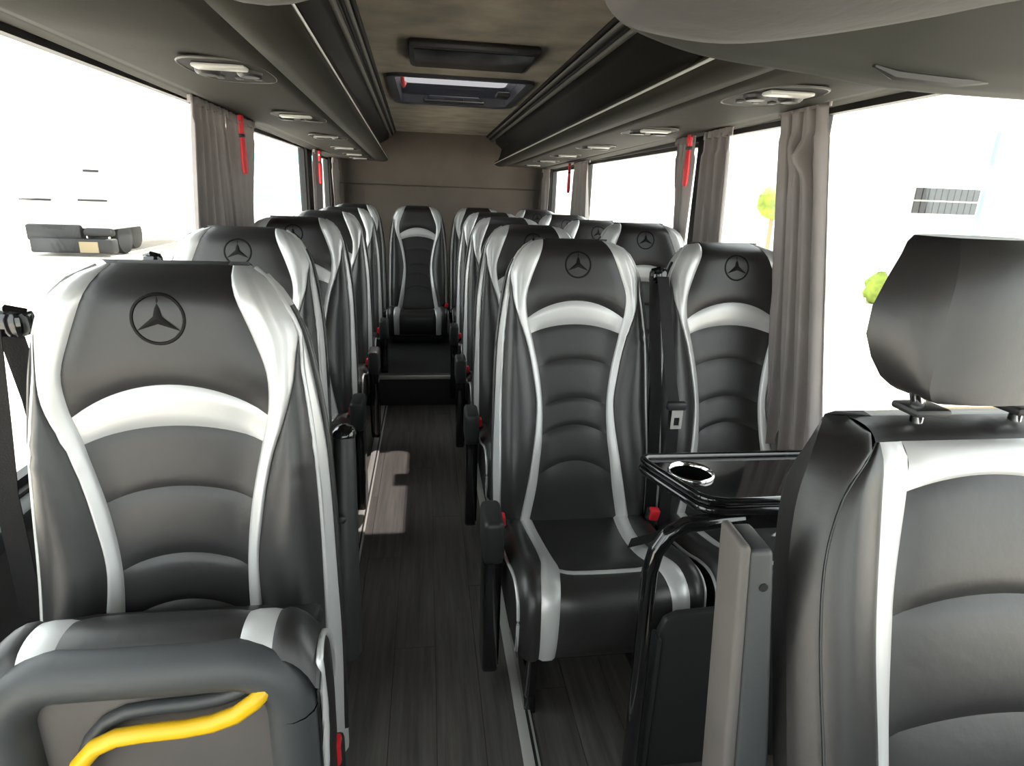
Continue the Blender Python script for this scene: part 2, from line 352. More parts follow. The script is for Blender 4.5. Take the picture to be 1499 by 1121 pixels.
# ------------------------------------------------------------------ luggage racks
def lerp_rows(p0, y0, p1, y1, ny):
    rows = []
    for j in range(ny+1):
        t = j/ny; rows.append([(a[0]+(b[0]-a[0])*t, y0+(y1-y0)*t, a[1]+(b[1]-a[1])*t) for a, b in zip(p0, p1)])
    return rows
def rack(name, label, pf, pr, y0, y1, edge_i):
    """pf/pr: cross sections front/rear (x,z), listed from wall underside to ceiling trim"""
    root = empty(name, label, 'luggage rack', (0, 0, 0))
    def seg(a, b, nm, m, dz=0, dx=0, ny=10, cap=False):
        rows = lerp_rows(pf[a:b+1], y0, pr[a:b+1], y1, ny)
        o = MB().rows(rows).obj(nm, m, root, smooth=50)
        md = o.modifiers.new('t', 'SOLIDIFY'); md.thickness = 0.006; md.offset = 0
        return o
    return root, seg
def build_rack(side):
    L = side < 0
    # x positions front (y=.45) and rear (y=5.2), derived from the roof geometry
    if L: nm, lab = 'luggage_rack', 'dark overhead luggage rack above the left single seats'; eF, eR, cF, cR, wX = -0.170, -0.325, -0.165, -0.262, XL
    else: nm, lab = 'luggage_rack', 'dark overhead luggage rack above the right double seats'; eF, eR, cF, cR, wX = 0.505, 0.600, 0.540, 0.552, XR
    s = -1 if L else 1
    y0, y1 = 0.35, YB-0.35
    root = empty(nm, lab, 'luggage rack', (wX, 0, 1.53), group='luggage racks')
    root.matrix_basis = Matrix.Identity(4)
    def prof(e, c, zw):
        w = wX-s*0.004
        under = [(w, zw), (w-s*0.05, zw-0.002), (w-s*0.10, zw-0.006), (w-s*0.13, 0.5*zw+0.762)]
        lid = [(w-s*0.13, 0.5*zw+0.762), (w-s*0.17, 0.4*zw+0.912), (e+s*0.14, 1.520), (e+s*0.10, 1.521)]
        lip = [(e+s*0.10, 1.521), (e+s*0.06, 1.517), (e+s*0.035, 1.517), (e+s*0.016, 1.521), (e+s*0.005, 1.527), (e, 1.536)]
        face = [(e, 1.536), (e+s*0.004, 1.552), (e+s*0.03, 1.565), (e+s*0.045, 1.60), (e+s*0.06, 1.66), (c+s*0.055, 1.70), (c+s*0.05, 1.735)]
        t1 = [(c+s*0.05, 1.735), (c+s*0.036, 1.748)]
        g1 = [(c+s*0.036, 1.748), (c+s*0.034, 1.760), (c+s*0.022, 1.762)]
        t2 = [(c+s*0.022, 1.762), (c+s*0.010, 1.772)]
        g2 = [(c+s*0.010, 1.772), (c-s*0.004, 1.784)]
        return dict(under=under, lid=lid, lip=lip, face=face, t1=t1, g1=g1, t2=t2, g2=g2)
    A, B = prof(eF, cF, 1.600 if L else 1.572), prof(eR, cR, 1.535 if L else 1.515)
    y0n = 0.70; tq = (y0n-y0)/(y1-y0)
    A = {k_: [(p[0]+(q[0]-p[0])*tq, p[1]+(q[1]-p[1])*tq) for p, q in zip(A[k_], B[k_])] for k_ in A}; y0 = y0n
    def extend(tab0, tab1, y0, y1):
        return lerp_rows(tab0, y0, tab1, y1, 12)
    for key, pn, m in (('under', 'wall_strip', 'rack'), ('lid', 'underside_panel', 'rack'), ('lip', 'edge_lip', 'rack'), ('face', 'front_face', 'rackblack'),
                       ('t1', 'ceiling_trim', 'trimgrey'), ('g1', 'trim_groove', 'rackblack'), ('t2', 'ceiling_trim', 'trimgrey'), ('g2', 'trim_groove', 'rackblack')):
        rows = lerp_rows(A[key], y0, B[key], y1, 8)
        if key in ('lid', 'lip', 'face', 'under'):    # rounded rear end
            pass
        if key in ('t1', 't2', 'g1', 'g2'):
            sl = (B[key][0][0]-A[key][0][0])/(y1-y0)
            rows.append([(p[0]+sl*0.35, YB-0.012, p[1]) for p in B[key]])
        o = MB().rows(rows).obj(pn, m, root, smooth=50)
        md = o.modifiers.new('t', 'SOLIDIFY'); md.thickness = 0.006; md.offset = 0
    # rounded rear end cap
    prf = B['lid']+B['lip'][1:]+B['face'][1:]
    cx = sum(p[0] for p in prf)/len(prf); wq = wX-s*0.004
    rows = []
    for q in range(7):
        a = q/6*PI/2
        rows.append([(wq+(p[0]-wq)*(0.25+0.75*math.cos(a)) if True else 0, y1+0.24*math.sin(a), p[1]+(1-math.cos(a))*0.10*(1-(p[1]-1.519)/0.22)) for p in prf])
    MB().rows(rows).obj('end_cap', 'rack', root, smooth=60)
    # bright edge bead
    MB().tube([(A['lip'][-1][0]-s*0.002, y0, 1.537), (B['lip'][-1][0]-s*0.002, y1, 1.537)], 0.0035, 6).obj('edge_bead', 'alu', root)
    # shadow seam along the lid
    for fr in (0.17, 0.115):
        pass
    return root, A, B, y0, y1, s, wX
def service_panel(root, x, y, s, big=1.0):
    """reading light and air nozzles let into the underside"""
    p = empty('service_panel', '', '', (x, y, 1.5225)); del p['label']; del p['category']; p.parent = root
    out = []
    L_, W_ = 0.14, 0.085
    for q in range(28):
        a = 2*PI*q/28
        cx, cy = math.cos(a), math.sin(a)
        out.append((-s*(W_*math.copysign(abs(cx)**0.6, cx)), L_*math.copysign(abs(cy)**0.8, cy)))
    ringm = MB().tube([(a, b, -0.003) for a, b in out]+[(out[0][0], out[0][1], -0.003)], 0.0028, 5, cap=False)
    ringm.obj('panel_rim', 'trimgrey', p)
    MB().poly([(a, b, -0.0035) for a, b in out], (0, 0, 0.002)).obj('panel_plate', 'rackblack', p, smooth=0)
    MB().box(-0.052, 0.052, -0.088, -0.048, -0.012, -0.003).obj('lamp_lens', 'lens', p, bevel=0.006)
    for q in (-0.042, 0.042):
        MB().lathe([(0.0, -0.016), (0.020, -0.015), (0.026, -0.010), (0.028, -0.002)], 14, (q, -0.008, 0)).obj('air_nozzle', 'plastic', p)
    for q in (-0.04, 0.0, 0.04):
        MB().box(q-0.008, q+0.008, 0.06, 0.075, -0.009, -0.003).obj('button', 'greyplastic', p, bevel=0.002)
    return p
for side in (-1, 1):
    root, A, B, y0, y1, s, wX = build_rack(side)
    ys = [1.50, 2.38, 3.2, 4.05, 4.75, 5.3] if side < 0 else [1.40, 2.25, 3.05, 3.8, 4.5, 5.2]
    proto = None
    for y in ys:
        t = (y-y0)/(y1-y0); e = A['lip'][-1][0]+(B['lip'][-1][0]-A['lip'][-1][0])*t
        x = (-0.415-0.028*(y-1.5)) if side < 0 else (0.775+0.024*(y-1.4))
        if proto is None: proto = service_panel(root, x, y, s)
        else:
            c = copy_tree(proto, root); c.location = (x, y, 1.5225)

# front overhead console (two tone), close to the camera
def console():
    root = empty('overhead_console', 'grey fabric and vinyl overhead console above the driver seat', 'overhead console', (0, 0, 0))
    # rear lower edge (zb at y=.60) and, nearer the windscreen, the fabric bulge (zc at y=.44)
    zb = interp([(0.150, 1.500), (0.153, 1.476), (0.160, 1.458), (0.173, 1.443), (0.210, 1.429), (0.265, 1.418), (0.364, 1.410), (0.446, 1.402), (0.609, 1.400), (1.13, 1.400)])
    zc = interp([(0.104, 1.470), (0.108, 1.440), (0.117, 1.414), (0.1275, 1.402), (0.150, 1.396), (0.2035, 1.393), (0.27, 1.402), (0.35, 1.418), (0.4246, 1.435), (0.60, 1.462), (1.13, 1.500)])
    def fab(u, v):
        x = 0.104+(u**1.6)*(XR-0.003-0.104); a = v*PI
        T = [(0.02, 0.22), (0.12, 0.12), (0.24, 0.045), (0.33, 0.012), (0.40, 0.001), (0.44, 0.0), (0.458, 0.010), (0.462, 0.030), (0.46, 0.10)]
        k = v*(len(T)-1); i = min(int(k), len(T)-2); t = k-i
        return (x, T[i][0]+(T[i+1][0]-T[i][0])*t, zc(x)+T[i][1]+(T[i+1][1]-T[i][1])*t)
    def lip(u, v):
        x = 0.150+(u**1.6)*(XR-0.003-0.150)
        T = [(0.440, 0.085), (0.470, 0.060), (0.505, 0.032), (0.545, 0.012), (0.580, 0.002), (0.600, 0.0), (0.610, 0.008), (0.612, 0.03), (0.610, 0.10), (0.60, 0.39)]
        k = v*(len(T)-1); i = min(int(k), len(T)-2); t = k-i
        return (x, T[i][0]+(T[i+1][0]-T[i][0])*t, zb(x)+T[i][1]+(T[i+1][1]-T[i][1])*t)
    MB().grid(fab, 48, 32).obj('fabric_face', 'header', root, smooth=80)
    MB().grid(lip, 48, 36).obj('lower_lip', 'headerlip', root, smooth=80)
    MB().tube([(0.405, 0.560, 1.413), (0.43, 0.565, 1.409), (0.50, 0.568, 1.407), (0.550, 0.568, 1.410)], [0.002, 0.006, 0.006, 0.002], 8).obj('grab_slot', 'plastic', root)
    return root
console()
def console2():
    zb = interp([(-0.84, 1.47), (-0.40, 1.462), (-0.25, 1.448), (-0.18, 1.433), (-0.126, 1.4235), (-0.076, 1.435), (-0.045, 1.46), (-0.03, 1.52)])
    root = empty('overhead_lining', 'rounded grey fabric end of the front roof lining above the left rack', 'roof lining', (0, 0, 0))
    T = [(0.02, 0.20), (0.14, 0.10), (0.30, 0.04), (0.44, 0.010), (0.53, 0.001), (0.56, 0.0), (0.582, 0.010), (0.595, 0.04), (0.60, 0.12), (0.595, 0.38)]
    def fab(u, v):
        x = XL+0.003+u*(-0.03-XL-0.003); k = v*(len(T)-1); i = min(int(k), len(T)-2); t = k-i
        return (x, T[i][0]+(T[i+1][0]-T[i][0])*t, min(ZC-0.001, zb(x)+T[i][1]+(T[i+1][1]-T[i][1])*t))
    MB().grid(fab, 44, 36).obj('fabric_face', 'header', root, smooth=80)
    MB().poly([(-0.03, T[k][0], min(ZC-0.002, 1.52+T[k][1])) for k in range(len(T))], (-0.004, 0, 0)).obj('end_cheek', 'header', root, smooth=0)
console2()

# ------------------------------------------------------------------ passenger seats
KR = 0.22; cr_ = math.sqrt(1+KR*KR)
TS = Vector((0, KR/cr_, 1/cr_)); NS = Vector((0, -1/cr_, KR/cr_))
def BP(x, s, n): return Vector((x, 0, 1.10)) + TS*s + NS*n
Wf = interp([(0.078, 0.108), (0.066, 0.132), (0.045, 0.154), (0.020, 0.170), (-0.005, 0.182), (-0.031, 0.192), (-0.112, 0.208), (-0.245, 0.222), (-0.487, 0.229), (-0.80, 0.231)])
BOf = interp([(0.078, 0.108), (0.066, 0.132), (0.045, 0.154), (0.020, 0.170), (-0.005, 0.1815), (-0.03, 0.190), (-0.05, 0.186), (-0.10, 0.181), (-0.15, 0.168), (-0.22, 0.144), (-0.305, 0.126), (-0.41, 0.114), (-0.58, 0.134), (-0.735, 0.163), (-0.80, 0.175)])
BIf = interp([(0.078, 0.088), (0.03, 0.105), (-0.03, 0.128), (-0.085, 0.144), (-0.14, 0.142), (-0.19, 0.130), (-0.30, 0.106), (-0.40, 0.095), (-0.50, 0.097), (-0.57, 0.105), (-0.64, 0.113), (-0.735, 0.130), (-0.80, 0.140)])
S0, S1 = -0.80, 0.078
def Wbf(s): return Wf(s)-0.013*sstep(0.0, -0.10, s)
def nb(x, s):
    a = abs(x); w = Wbf(s)
    n = 0.034*sstep(BIf(s)*0.75, BIf(s)+0.07, a)*sstep(-0.02, -0.22, s)
    n += 0.018*sstep(-0.20, -0.06, s) + 0.018*math.exp(-((s+0.58)/0.13)**2)
    if s > 0.02: n -= 0.055*((s-0.02)/0.058)**2
    ed = (a-(w-0.034))/0.034
    if ed > 0: n -= 0.030*ed*ed
    return n
def puff(a, b, p, e=3.0):
    return p*((1-abs(2*a-1)**e)*(1-abs(2*b-1)**e))**0.5
def band_strip(f0, f1, s0, s1, ns, nc, p, sgn, crease=0.0):
    def fn(u, v):
        s = s0+(s1-s0)*v; x = f0(s)+(f1(s)-f0(s))*u
        n = nb(x, s)+p*math.sqrt(max(0, 1-abs(2*u-1)**3))
        if crease and sgn and f0 is BIf: n -= 0.0045*math.exp(-((u-0.60)/0.07)**2)*sstep(-0.14, -0.03, s)
        if crease:   # soft wrinkles
            n += crease*math.sin(s*170+u*2)*math.exp(-((s+0.20)/0.035)**2)*(u if True else 1)
        return BP(sgn*x, s, n)
    return MB().grid(fn, nc, ns)
ARCS = [(-0.150, 0.050), (-0.193, 0.026), (-0.289, 0.023), (-0.403, 0.024), (-0.488, 0.030), (-0.604, 0.042), (-0.800, 0.0)]
def panel_fn(e1, h1, e0, h0, p):
    def fn(u, v, dn=0.0):
        t = 2*u-1
        c1, c0 = e1+h1*(1-t*t), e0+h0*(1-t*t)
        s = c0+(c1-c0)*v; x = t*BIf(s)
        return BP(x, s, nb(x, s)+puff(u, v, p)+dn)
    return fn
def head_n(x, s):
    t = x/BIf(s); c0 = ARCS[0][0]+ARCS[0][1]*(1-t*t); v = (s-c0)/(S1-c0)
    return nb(x, s)+puff((t+1)/2, max(0, min(1, v)), 0.010)

SM = {}   # shared seat meshes
SM['head_panel'] = MB().grid(panel_fn(S1, 0, *ARCS[0], 0.010), 16, 16).mesh('head_panel', 'leather', 60)
SM['arch_band'] = MB().grid(panel_fn(*ARCS[0], *ARCS[1], 0.007), 18, 6).mesh('arch_band', 'silver', 60)
for i in range(1, 6):
    def low(u, v, f=panel_fn(*ARCS[i], *ARCS[i+1], 0.0055)): return f(u, v)
    SM['quilted_panel%d' % i] = MB().grid(low, 16, 10).mesh('quilted_panel', 'leather', 60)
for sg, nm in ((-1, 'l'), (1, 'r')):
    SM['side_band'+nm] = band_strip(BIf, BOf, S0, S1, 60, 12, 0.007, sg, 0.0022).mesh('side_band', 'silver', 60)
    SM['bolster'+nm] = band_strip(BOf, Wbf, S0, -0.028, 48, 8, 0.006, sg, 0.004).mesh('bolster', 'leather', 60)
    # silver strip on the flank, with piping
    def flank(u, v, sg=sg):
        s = S0+(S1-0.012-S0)*v; x = Wbf(s); n0 = nb(x, s)
        n = n0+(-0.058-n0)*u
        return BP(sg*(x+(Wf(s)-x+0.003)*min(1, u*1.6)+0.004*math.sin(u*PI)), s, n)
    SM['side_strip'+nm] = MB().grid(flank, 5, 40).mesh('side_strip', 'silver', 60)
    SM['piping'+nm] = MB().tube([BP(sg*(Wbf(s)+0.001), s, nb(Wbf(s), s)) for s in [S0+(S1-0.004-S0)*q/44 for q in range(45)]], 0.0042, 6).mesh('piping', 'silver', 60)
    SM['back_piping'+nm] = MB().tube([BP(sg*(Wf(s)+0.005), s, -0.026) for s in [S0+0.05+(S1-0.06-S0-0.05)*q/44 for q in range(45)]], 0.0050, 6).mesh('piping', 'leather', 60)
# shell
def shell_mesh():
    m = MB(); N = 36; rows = []
    for j in range(N+1):
        s = S0+(S1-S0)*j/N; w = Wf(s); n0 = min(-0.055, nb(w, s)) if s < S1-0.012 else min(-0.03, nb(w, s))
        row = []
        for q in range(5):
            a = q/4*PI/2; row.append((-(w-0.03*(1-math.cos(a))) , s, n0+(-0.125-n0)*math.sin(a)))
        r2 = [(-(w-0.03)*(1-q/5), s, -0.125-0.01*math.sin(PI*q/10)) for q in range(1, 10)]
        full = row+r2+[(-p[0], p[1], p[2]) for p in reversed(row)]
        taper = sstep(S1, S1-0.10, s)
        rows.append([BP(p[0], p[1], max(p[2], -0.125*taper-0.075*(1-taper)) if p[2] < -0.06 else p[2]) for p in full])
    m.rows(rows)
    # top cap joins front roll to the shell
    w = Wf(S1); top = []
    for u in range(9):
        x = -w+2*w*u/8; top.append([BP(x, S1, nb(x, S1)-0.002), BP(x, S1+0.006, -0.055), BP(x, S1, -0.078)])
    m.rows(top)
    return m.mesh('backrest_shell', 'shell', 60)
SM['backrest_shell'] = shell_mesh()
# embossed ring with three pointed star
def emblem_mesh():
    m = MB()
    def pt(x, s, d): return BP(x, s, head_n(x, s)+d)
    rows = []
    for q in range(41):
        a = 2*PI*q/40; c, sn = math.cos(a), math.sin(a)
        rows.append([pt(c*r_, sn*r_, d) for r_, d in ((0.0385, 0.0), (0.0375, 0.0018), (0.0345, 0.0018), (0.0335, 0.0))])
    m.rows(rows)
    for k3 in range(3):
        a = PI/2+k3*2*PI/3; ax, ay = math.cos(a), math.sin(a); px_, py_ = -ay, ax
        for sg in (-1, 1):
            tri = [(0, 0), (0.0345*ax, 0.0345*ay), (0.0072*math.cos(a+sg*PI/3), 0.0072*math.sin(a+sg*PI/3))]
            b = len(m.v)
            m.v += [tuple(pt(*tri[0], 0.004)), tuple(pt(*tri[1], 0.0016)), tuple(pt(*tri[2], 0.0012))]
            m.f.append((b, b+1, b+2))
    return m.mesh('star_emblem', 'emblem', 40)
SM['star_emblem'] = emblem_mesh()
# ---- cushion, path along (y, z) from rear to the lower front edge
CP = [(-0.12, 0.375), (-0.20, 0.370), (-0.30, 0.380), (-0.40, 0.402), (-0.47, 0.425), (-0.52, 0.438), (-0.555, 0.438), (-0.585, 0.422), (-0.600, 0.390), (-0.602, 0.345), (-0.596, 0.300), (-0.585, 0.262)]
def cpath(v):
    k = v*(len(CP)-1); i = min(int(k), len(CP)-2); t = k-i
    g = lambda j: CP[max(0, min(len(CP)-1, j))]
    out = []
    for c in (0, 1):
        p0, p1, p2, p3 = g(i-1)[c], g(i)[c], g(i+1)[c], g(i+2)[c]
        out.append(0.5*((2*p1)+(-p0+p2)*t+(2*p0-5*p1+4*p2-p3)*t*t+(-p0+3*p1-3*p2+p3)*t**3))
    return out
def cnorm(v):
    a, b = cpath(max(0, v-0.01)), cpath(min(1, v+0.01)); dy, dz = b[0]-a[0], b[1]-a[1]; l = math.hypot(dy, dz)
    return (dz/l, -dy/l)     # up on the top run, forward on the front
def CPT(x, v, n):
    y, z = cpath(v); ny, nz = cnorm(v); return Vector((x, y+ny*n, z+nz*n))
VX = 0.40                                       # cross stripe position along the path
cin = interp([(0, 0.128), (0.2, 0.112), (0.36, 0.112), (0.5, 0.122), (0.7, 0.132), (1, 0.134)])
cout = interp([(0, 0.170), (0.2, 0.148), (0.36, 0.154), (0.5, 0.168), (0.7, 0.175), (1, 0.172)])
def cw(v): return 0.226-0.006*v
def cnb(x, v):
    a = abs(x); n = 0.026*sstep(0.08, 0.19, a)*sstep(0.75, 0.35, v)
    ed = (a-(cw(v)-0.03))/0.03
    if ed > 0: n -= 0.026*ed*ed
    return n
def cstrip(f0, f1, v0, v1, nv, nc, p, sgn):
    def fn(u, w):
        v = v0+(v1-v0)*w; x = f0(v)+(f1(v)-f0(v))*u
        return CPT(sgn*x, v, cnb(x, v)+p*math.sqrt(max(0, 1-abs(2*u-1)**3)))
    return MB().grid(fn, nc, nv)
def cpanel(va, vb, p, curve0, curve1, nv):
    def fn(u, w):
        t = 2*u-1; a = va+curve0*(1-t*t); b = vb+curve1*(1-t*t)
        v = a+(b-a)*w; x = t*cin(v)
        return CPT(x, v, cnb(x, v)+puff(u, w, p))
    return MB().grid(fn, 14, nv)
SM['seat_panel'] = cpanel(0.0, VX, 0.010, 0, 0.012, 14).mesh('seat_panel', 'leather', 60)
SM['cross_stripe'] = cpanel(VX, VX+0.045, 0.003, 0.012, 0.012, 3).mesh('cross_stripe', 'silver', 60)
SM['front_panel'] = cpanel(VX+0.045, 1.0, 0.008, 0.012, 0, 18).mesh('front_panel', 'leather', 60)
for sg, nm in ((-1, 'l'), (1, 'r')):
    SM['cushion_stripe'+nm] = cstrip(cin, cout, 0, 1, 30, 5, 0.006, sg).mesh('cushion_stripe', 'silver', 60)
    SM['cushion_bolster'+nm] = cstrip(cout, cw, 0, 1, 30, 5, 0.006, sg).mesh('cushion_bolster', 'leather', 60)
    SM['cushion_piping'+nm] = MB().tube([CPT(sg*(cw(v)+0.001), v, cnb(cw(v), v)) for v in [q/40 for q in range(41)]], 0.0045, 6).mesh('cushion_piping', 'silver', 60)
    def cside(u, w, sg=sg):
        top = CPT(sg*cw(w), w, cnb(cw(w), w)); zb = 0.262
        z = top.z+(zb-top.z)*u; y = top.y+(max(top.y, -0.575)-top.y)*u
        return (sg*(cw(w)+0.004*math.sin(u*PI)), y, z)
    SM['cushion_side'+nm] = MB().grid(cside, 5, 30).mesh('cushion_side', 'leather', 60)
SM['seat_pan'] = MB().box(-0.205, 0.205, -0.565, -0.10, 0.235, 0.275).mesh('seat_pan', 'plastic', 35, 0.012)
SM['rear_cross'] = MB().box(-0.20, 0.20, -0.20, -0.10, 0.24, 0.345).mesh('back_bracket', 'plastic', 35, 0.01)
def leg_mesh(zb):
    return MB().poly([(-0.016, -0.50, 0.24), (-0.016, -0.40, 0.24), (-0.016, -0.16, 0.24), (-0.016, -0.20, zb+0.03), (-0.016, -0.18, zb), (-0.016, -0.49, zb), (-0.016, -0.47, zb+0.04), (-0.016, -0.49, 0.15)], (0.032, 0, 0)).mesh('leg', 'gloss', 35, 0.005)
SM['leg'] = leg_mesh(0.0)
SM['legshort'] = MB().box(-0.19, 0.19, -0.50, -0.14, 0.19, 0.24).mesh('base_box', 'plastic', 35, 0.006)
# armrest: pivot pad on top, gloss blade hanging down (origin at pivot)
SM['arm_pad'] = MB().box(-0.026, 0.026, -0.075, 0.055, -0.085, 0.035).mesh('pivot_pad', 'plastic', 35, 0.014, 3)
def blade(z0, z1):
    out = []
    for y, z in ((0.045, z0), (0.040, z1+0.05), (0.020, z1+0.012), (-0.02, z1), (-0.06, z1+0.014), (-0.075, z1+0.05), (-0.070, z0)): out.append((-0.022, y, z))
    return MB().poly(out, (0.044, 0, 0))
SM['arm_blade'] = blade(-0.07, -0.44).mesh('blade', 'gloss', 35, 0.010, 3)
SM['arm_up'] = MB().tube([(0, 0, -0.02), (0, 0.003, 0.04), (0, 0.02, 0.15), (0, 0.045, 0.27), (0, 0.075, 0.385)], [0.030, 0.033, 0.031, 0.029, 0.026], 12, sx=0.75).mesh('blade', 'shell', 50)
SM['arm_tip'] = MB().ball((0, 0.078, 0.392), 0.027, 12, 8, sc=(0.8, 1, 0.6)).mesh('tip', 'gloss', 60)
SM['arm_rivet'] = MB().ball((0, 0, 0), 0.007, 8, 6, sc=(1, 0.4, 1)).mesh('rivet', 'plastic', 60)
SM['buckle_body'] = MB().box(-0.016, 0.016, -0.014, 0.014, -0.05, 0.028).mesh('buckle_body', 'plastic', 35, 0.006)
SM['buckle_btn'] = MB().box(-0.0135, 0.0135, -0.021, 0.004, 0.000, 0.034).mesh('release_button', 'red', 35, 0.004)
SM['buckle_stalk'] = MB().box(-0.010, 0.010, -0.006, 0.006, -0.16, -0.045).mesh('stalk', 'belt', 35, 0.002)

def make_seat(label, x, y, arm=0, buckle=0, z=0, legs=True, cushion=True, rz=0.0, emblem=True, group='passenger seats', armdx=0.262):
    t = empty('passenger_seat', label, 'seat', (x, y, z), rz, group)
    for nm in ('backrest_shell', 'arch_band'): link(nm, SM[nm], t)
    hp = link('head_panel', SM['head_panel'], t)
    if emblem: link('star_emblem', SM['star_emblem'], hp)['label'] = 'embossed three-pointed star in a ring'
    for i in range(1, 6): link('quilted_panel', SM['quilted_panel%d' % i], t)
    for q in 'lr':
        link('side_band', SM['side_band'+q], t); link('bolster', SM['bolster'+q], t)
        st = link('side_strip', SM['side_strip'+q], t); link('piping', SM['piping'+q], st); link('piping', SM['back_piping'+q], st)
    if cushion:
        for nm in ('seat_panel', 'cross_stripe', 'front_panel', 'seat_pan'): link(nm, SM[nm], t)
        for q in 'lr':
            for nm in ('cushion_stripe', 'cushion_bolster', 'cushion_piping', 'cushion_side'): link(nm, SM[nm+q], t)
    link('back_bracket', SM['rear_cross'], t)
    if legs:
        for sx in (-0.165, 0.165): o = link('leg', SM['leg'], t); o.location = (sx, 0, 0)
    else: link('base_box', SM['legshort'], t)
    if arm:
        a = bpy.data.objects.new('armrest', None); C.objects.link(a); a.parent = t; a.location = (arm*armdx, -0.34, 0.485)
        link('pivot_pad', SM['arm_pad'], a); link('blade', SM['arm_blade'], a)
    for bsx in ((buckle,) if isinstance(buckle, int) else buckle):
        if bsx:
            b = link('buckle', SM['buckle_body'], t); b.location = (bsx*0.222, -0.215, 0.405); b.rotation_euler = (0.15, bsx*0.12, 0)
            link('release_button', SM['buckle_btn'], b)['label'] = 'red release button'; link('stalk', SM['buckle_stalk'], b)
    return t
rows_r = [1.70, 2.45, 3.20, 3.95]
ordn = ['first', 'second', 'third', 'fourth']
for i, y in enumerate(rows_r):
    zz = 0.0
    make_seat(['black and silver aisle seat beside the table, its cushion fully in view', 'aisle seat of the second row on the right, behind the table-side aisle seat', 'aisle seat of the third row on the right', 'aisle seat of the fourth row on the right, over the raised floor'][i],
              0.422, y, arm=-1, buckle=(-1, 1) if i == 0 else -1, legs=i < 3, z=zz)
    make_seat(['black and silver window seat behind the table, beside the long grey curtain', 'window seat of the second row on the right, under the curtain with red hammer', 'window seat of the third row on the right, emblem in view', 'window seat of the fourth row on the right by the rear curtain'][i],
              0.898, y+(0.0 if i != 1 else 0.03), legs=i < 3, z=zz+(0.02 if i == 1 else 0))
rows_l = [1.85, 2.60, 3.35, 4.10]
for i, y in enumerate(rows_l):
    make_seat(['single seat on the left right behind the tipped-up front seat', 'second single seat behind the tipped-up front seat on the left', 'third single seat behind the tipped-up front seat on the left', 'rearmost single seat on the left before the back row'][i],
              -0.53, y, arm=1, buckle=1, legs=i < 3)
# back row on the platform
make_seat('back row seat facing down the aisle in the middle of the bus', -0.07, 5.02, buckle=1, legs=False, emblem=False)
make_seat('back row seat in the left corner under the left rack', -0.56, 5.02, legs=False)
make_seat('back row seat right of the aisle-facing one', 0.413, 5.02, legs=False)
make_seat('back row seat in the right corner by the window', 0.894, 5.02, legs=False)

# ------------------------------------------------------------------ tipped-up front seat on the left
fs = make_seat('front left seat with its cushion tipped up, showing a yellow pull handle', -0.388, 0.95, cushion=False, legs=True, group=None)
# this folding seat stands more upright than the others
for ch in fs.children:
    if not ch.name.startswith(('leg', 'back_bracket')):
        ch.matrix_basis = Matrix.Translation((0, 0, 1.095)) @ Matrix.Rotation(math.radians(6.0), 4, 'X') @ Matrix.Translation((0, 0, -1.10))
tp = bpy.data.objects.new('tip_up_cushion', None); C.objects.link(tp); tp.parent = fs; tp.location = (0.018, 0.022, -0.014)
TP = [(-0.150, 0.40), (-0.145, 0.52), (-0.150, 0.61), (-0.165, 0.672), (-0.195, 0.712), (-0.228, 0.722), (-0.258, 0.714), (-0.278, 0.690)]
def tpath(v):
    k = v*(len(TP)-1); i = min(int(k), len(TP)-2); t = k-i; g = lambda j: TP[max(0, min(len(TP)-1, j))]
    out = []
    for c in (0, 1):
        p0, p1, p2, p3 = g(i-1)[c], g(i)[c], g(i+1)[c], g(i+2)[c]
        out.append(0.5*((2*p1)+(-p0+p2)*t+(2*p0-5*p1+4*p2-p3)*t*t+(-p0+3*p1-3*p2+p3)*t**3))
    return out
def tstrip(x0, x1, p, nc, name, m):
    def fn(u, v):
        x = x0+(x1-x0)*u; y, z = tpath(v); q = p*math.sqrt(max(0, 1-abs(2*u-1)**3))
        ed = max(0, (abs(x)-0.165)/0.05)
        z += q*sstep(0.3, 0.6, v)-0.040*ed*ed*sstep(0.1, 0.6, v)
        return (x, y-0.008*ed*ed, z)
    return MB().grid(fn, nc, 28).obj(name, m, tp, smooth=60)
tstrip(-0.115, 0.115, 0.006, 12, 'front_roll', 'leather')
for sg in (-1, 1):
    tstrip(*sorted((sg*0.115, sg*0.158)), 0.003, 4, 'cushion_stripe', 'silver')
    tstrip(*sorted((sg*0.158, sg*0.215)), 0.004, 6, 'cushion_bolster', 'leather')
    # flank
    def tside(u, v, sg=sg):
        y, z = tpath(v); z -= 0.040*sstep(0.1, 0.6, v); y2 = -0.275
        return (sg*(0.215+0.006*math.sin(u*PI)), y-0.008+(y2-y)*u*0.96, z+(min(z, 0.64)-z)*u)
    MB().grid(tside, 5, 24).obj('cushion_side', 'leather', tp, smooth=60)
    pts = []
    for q in range(40):
        v = q/39; y, z = tpath(0.25+0.6*v); z -= 0.038
        pts.append((sg*(0.217+0.002*math.sin(v*7)), y-0.008, z))
    for q in range(1, 20):
        pts.append((sg*(0.219+0.003*math.sin(q*0.3)), pts[39][1]-0.006*math.sin(q/19*PI), pts[39][2]-0.30*q/19+0.0))
    MB().tube(pts, 0.0052, 6).obj('cushion_piping', 'silver', tp, smooth=60)
MB().box(-0.20, 0.20, -0.262, -0.10, 0.33, 0.66).obj('cushion_core', 'leather', tp, bevel=0.02)
rp = rrect(0.180, 0.170, 0.075, 8)
path = [(a, -0.268-0.004*math.cos(b*8), 0.515+b) for a, b in rp]+[(rp[0][0], -0.268-0.004*math.cos(rp[0][1]*8), 0.515+rp[0][1])]
MB().tube(path, 0.034, 14, cap=False, upv=(0, 1, 0), sx=1.0).obj('padded_frame', 'greyplastic', tp, smooth=60)
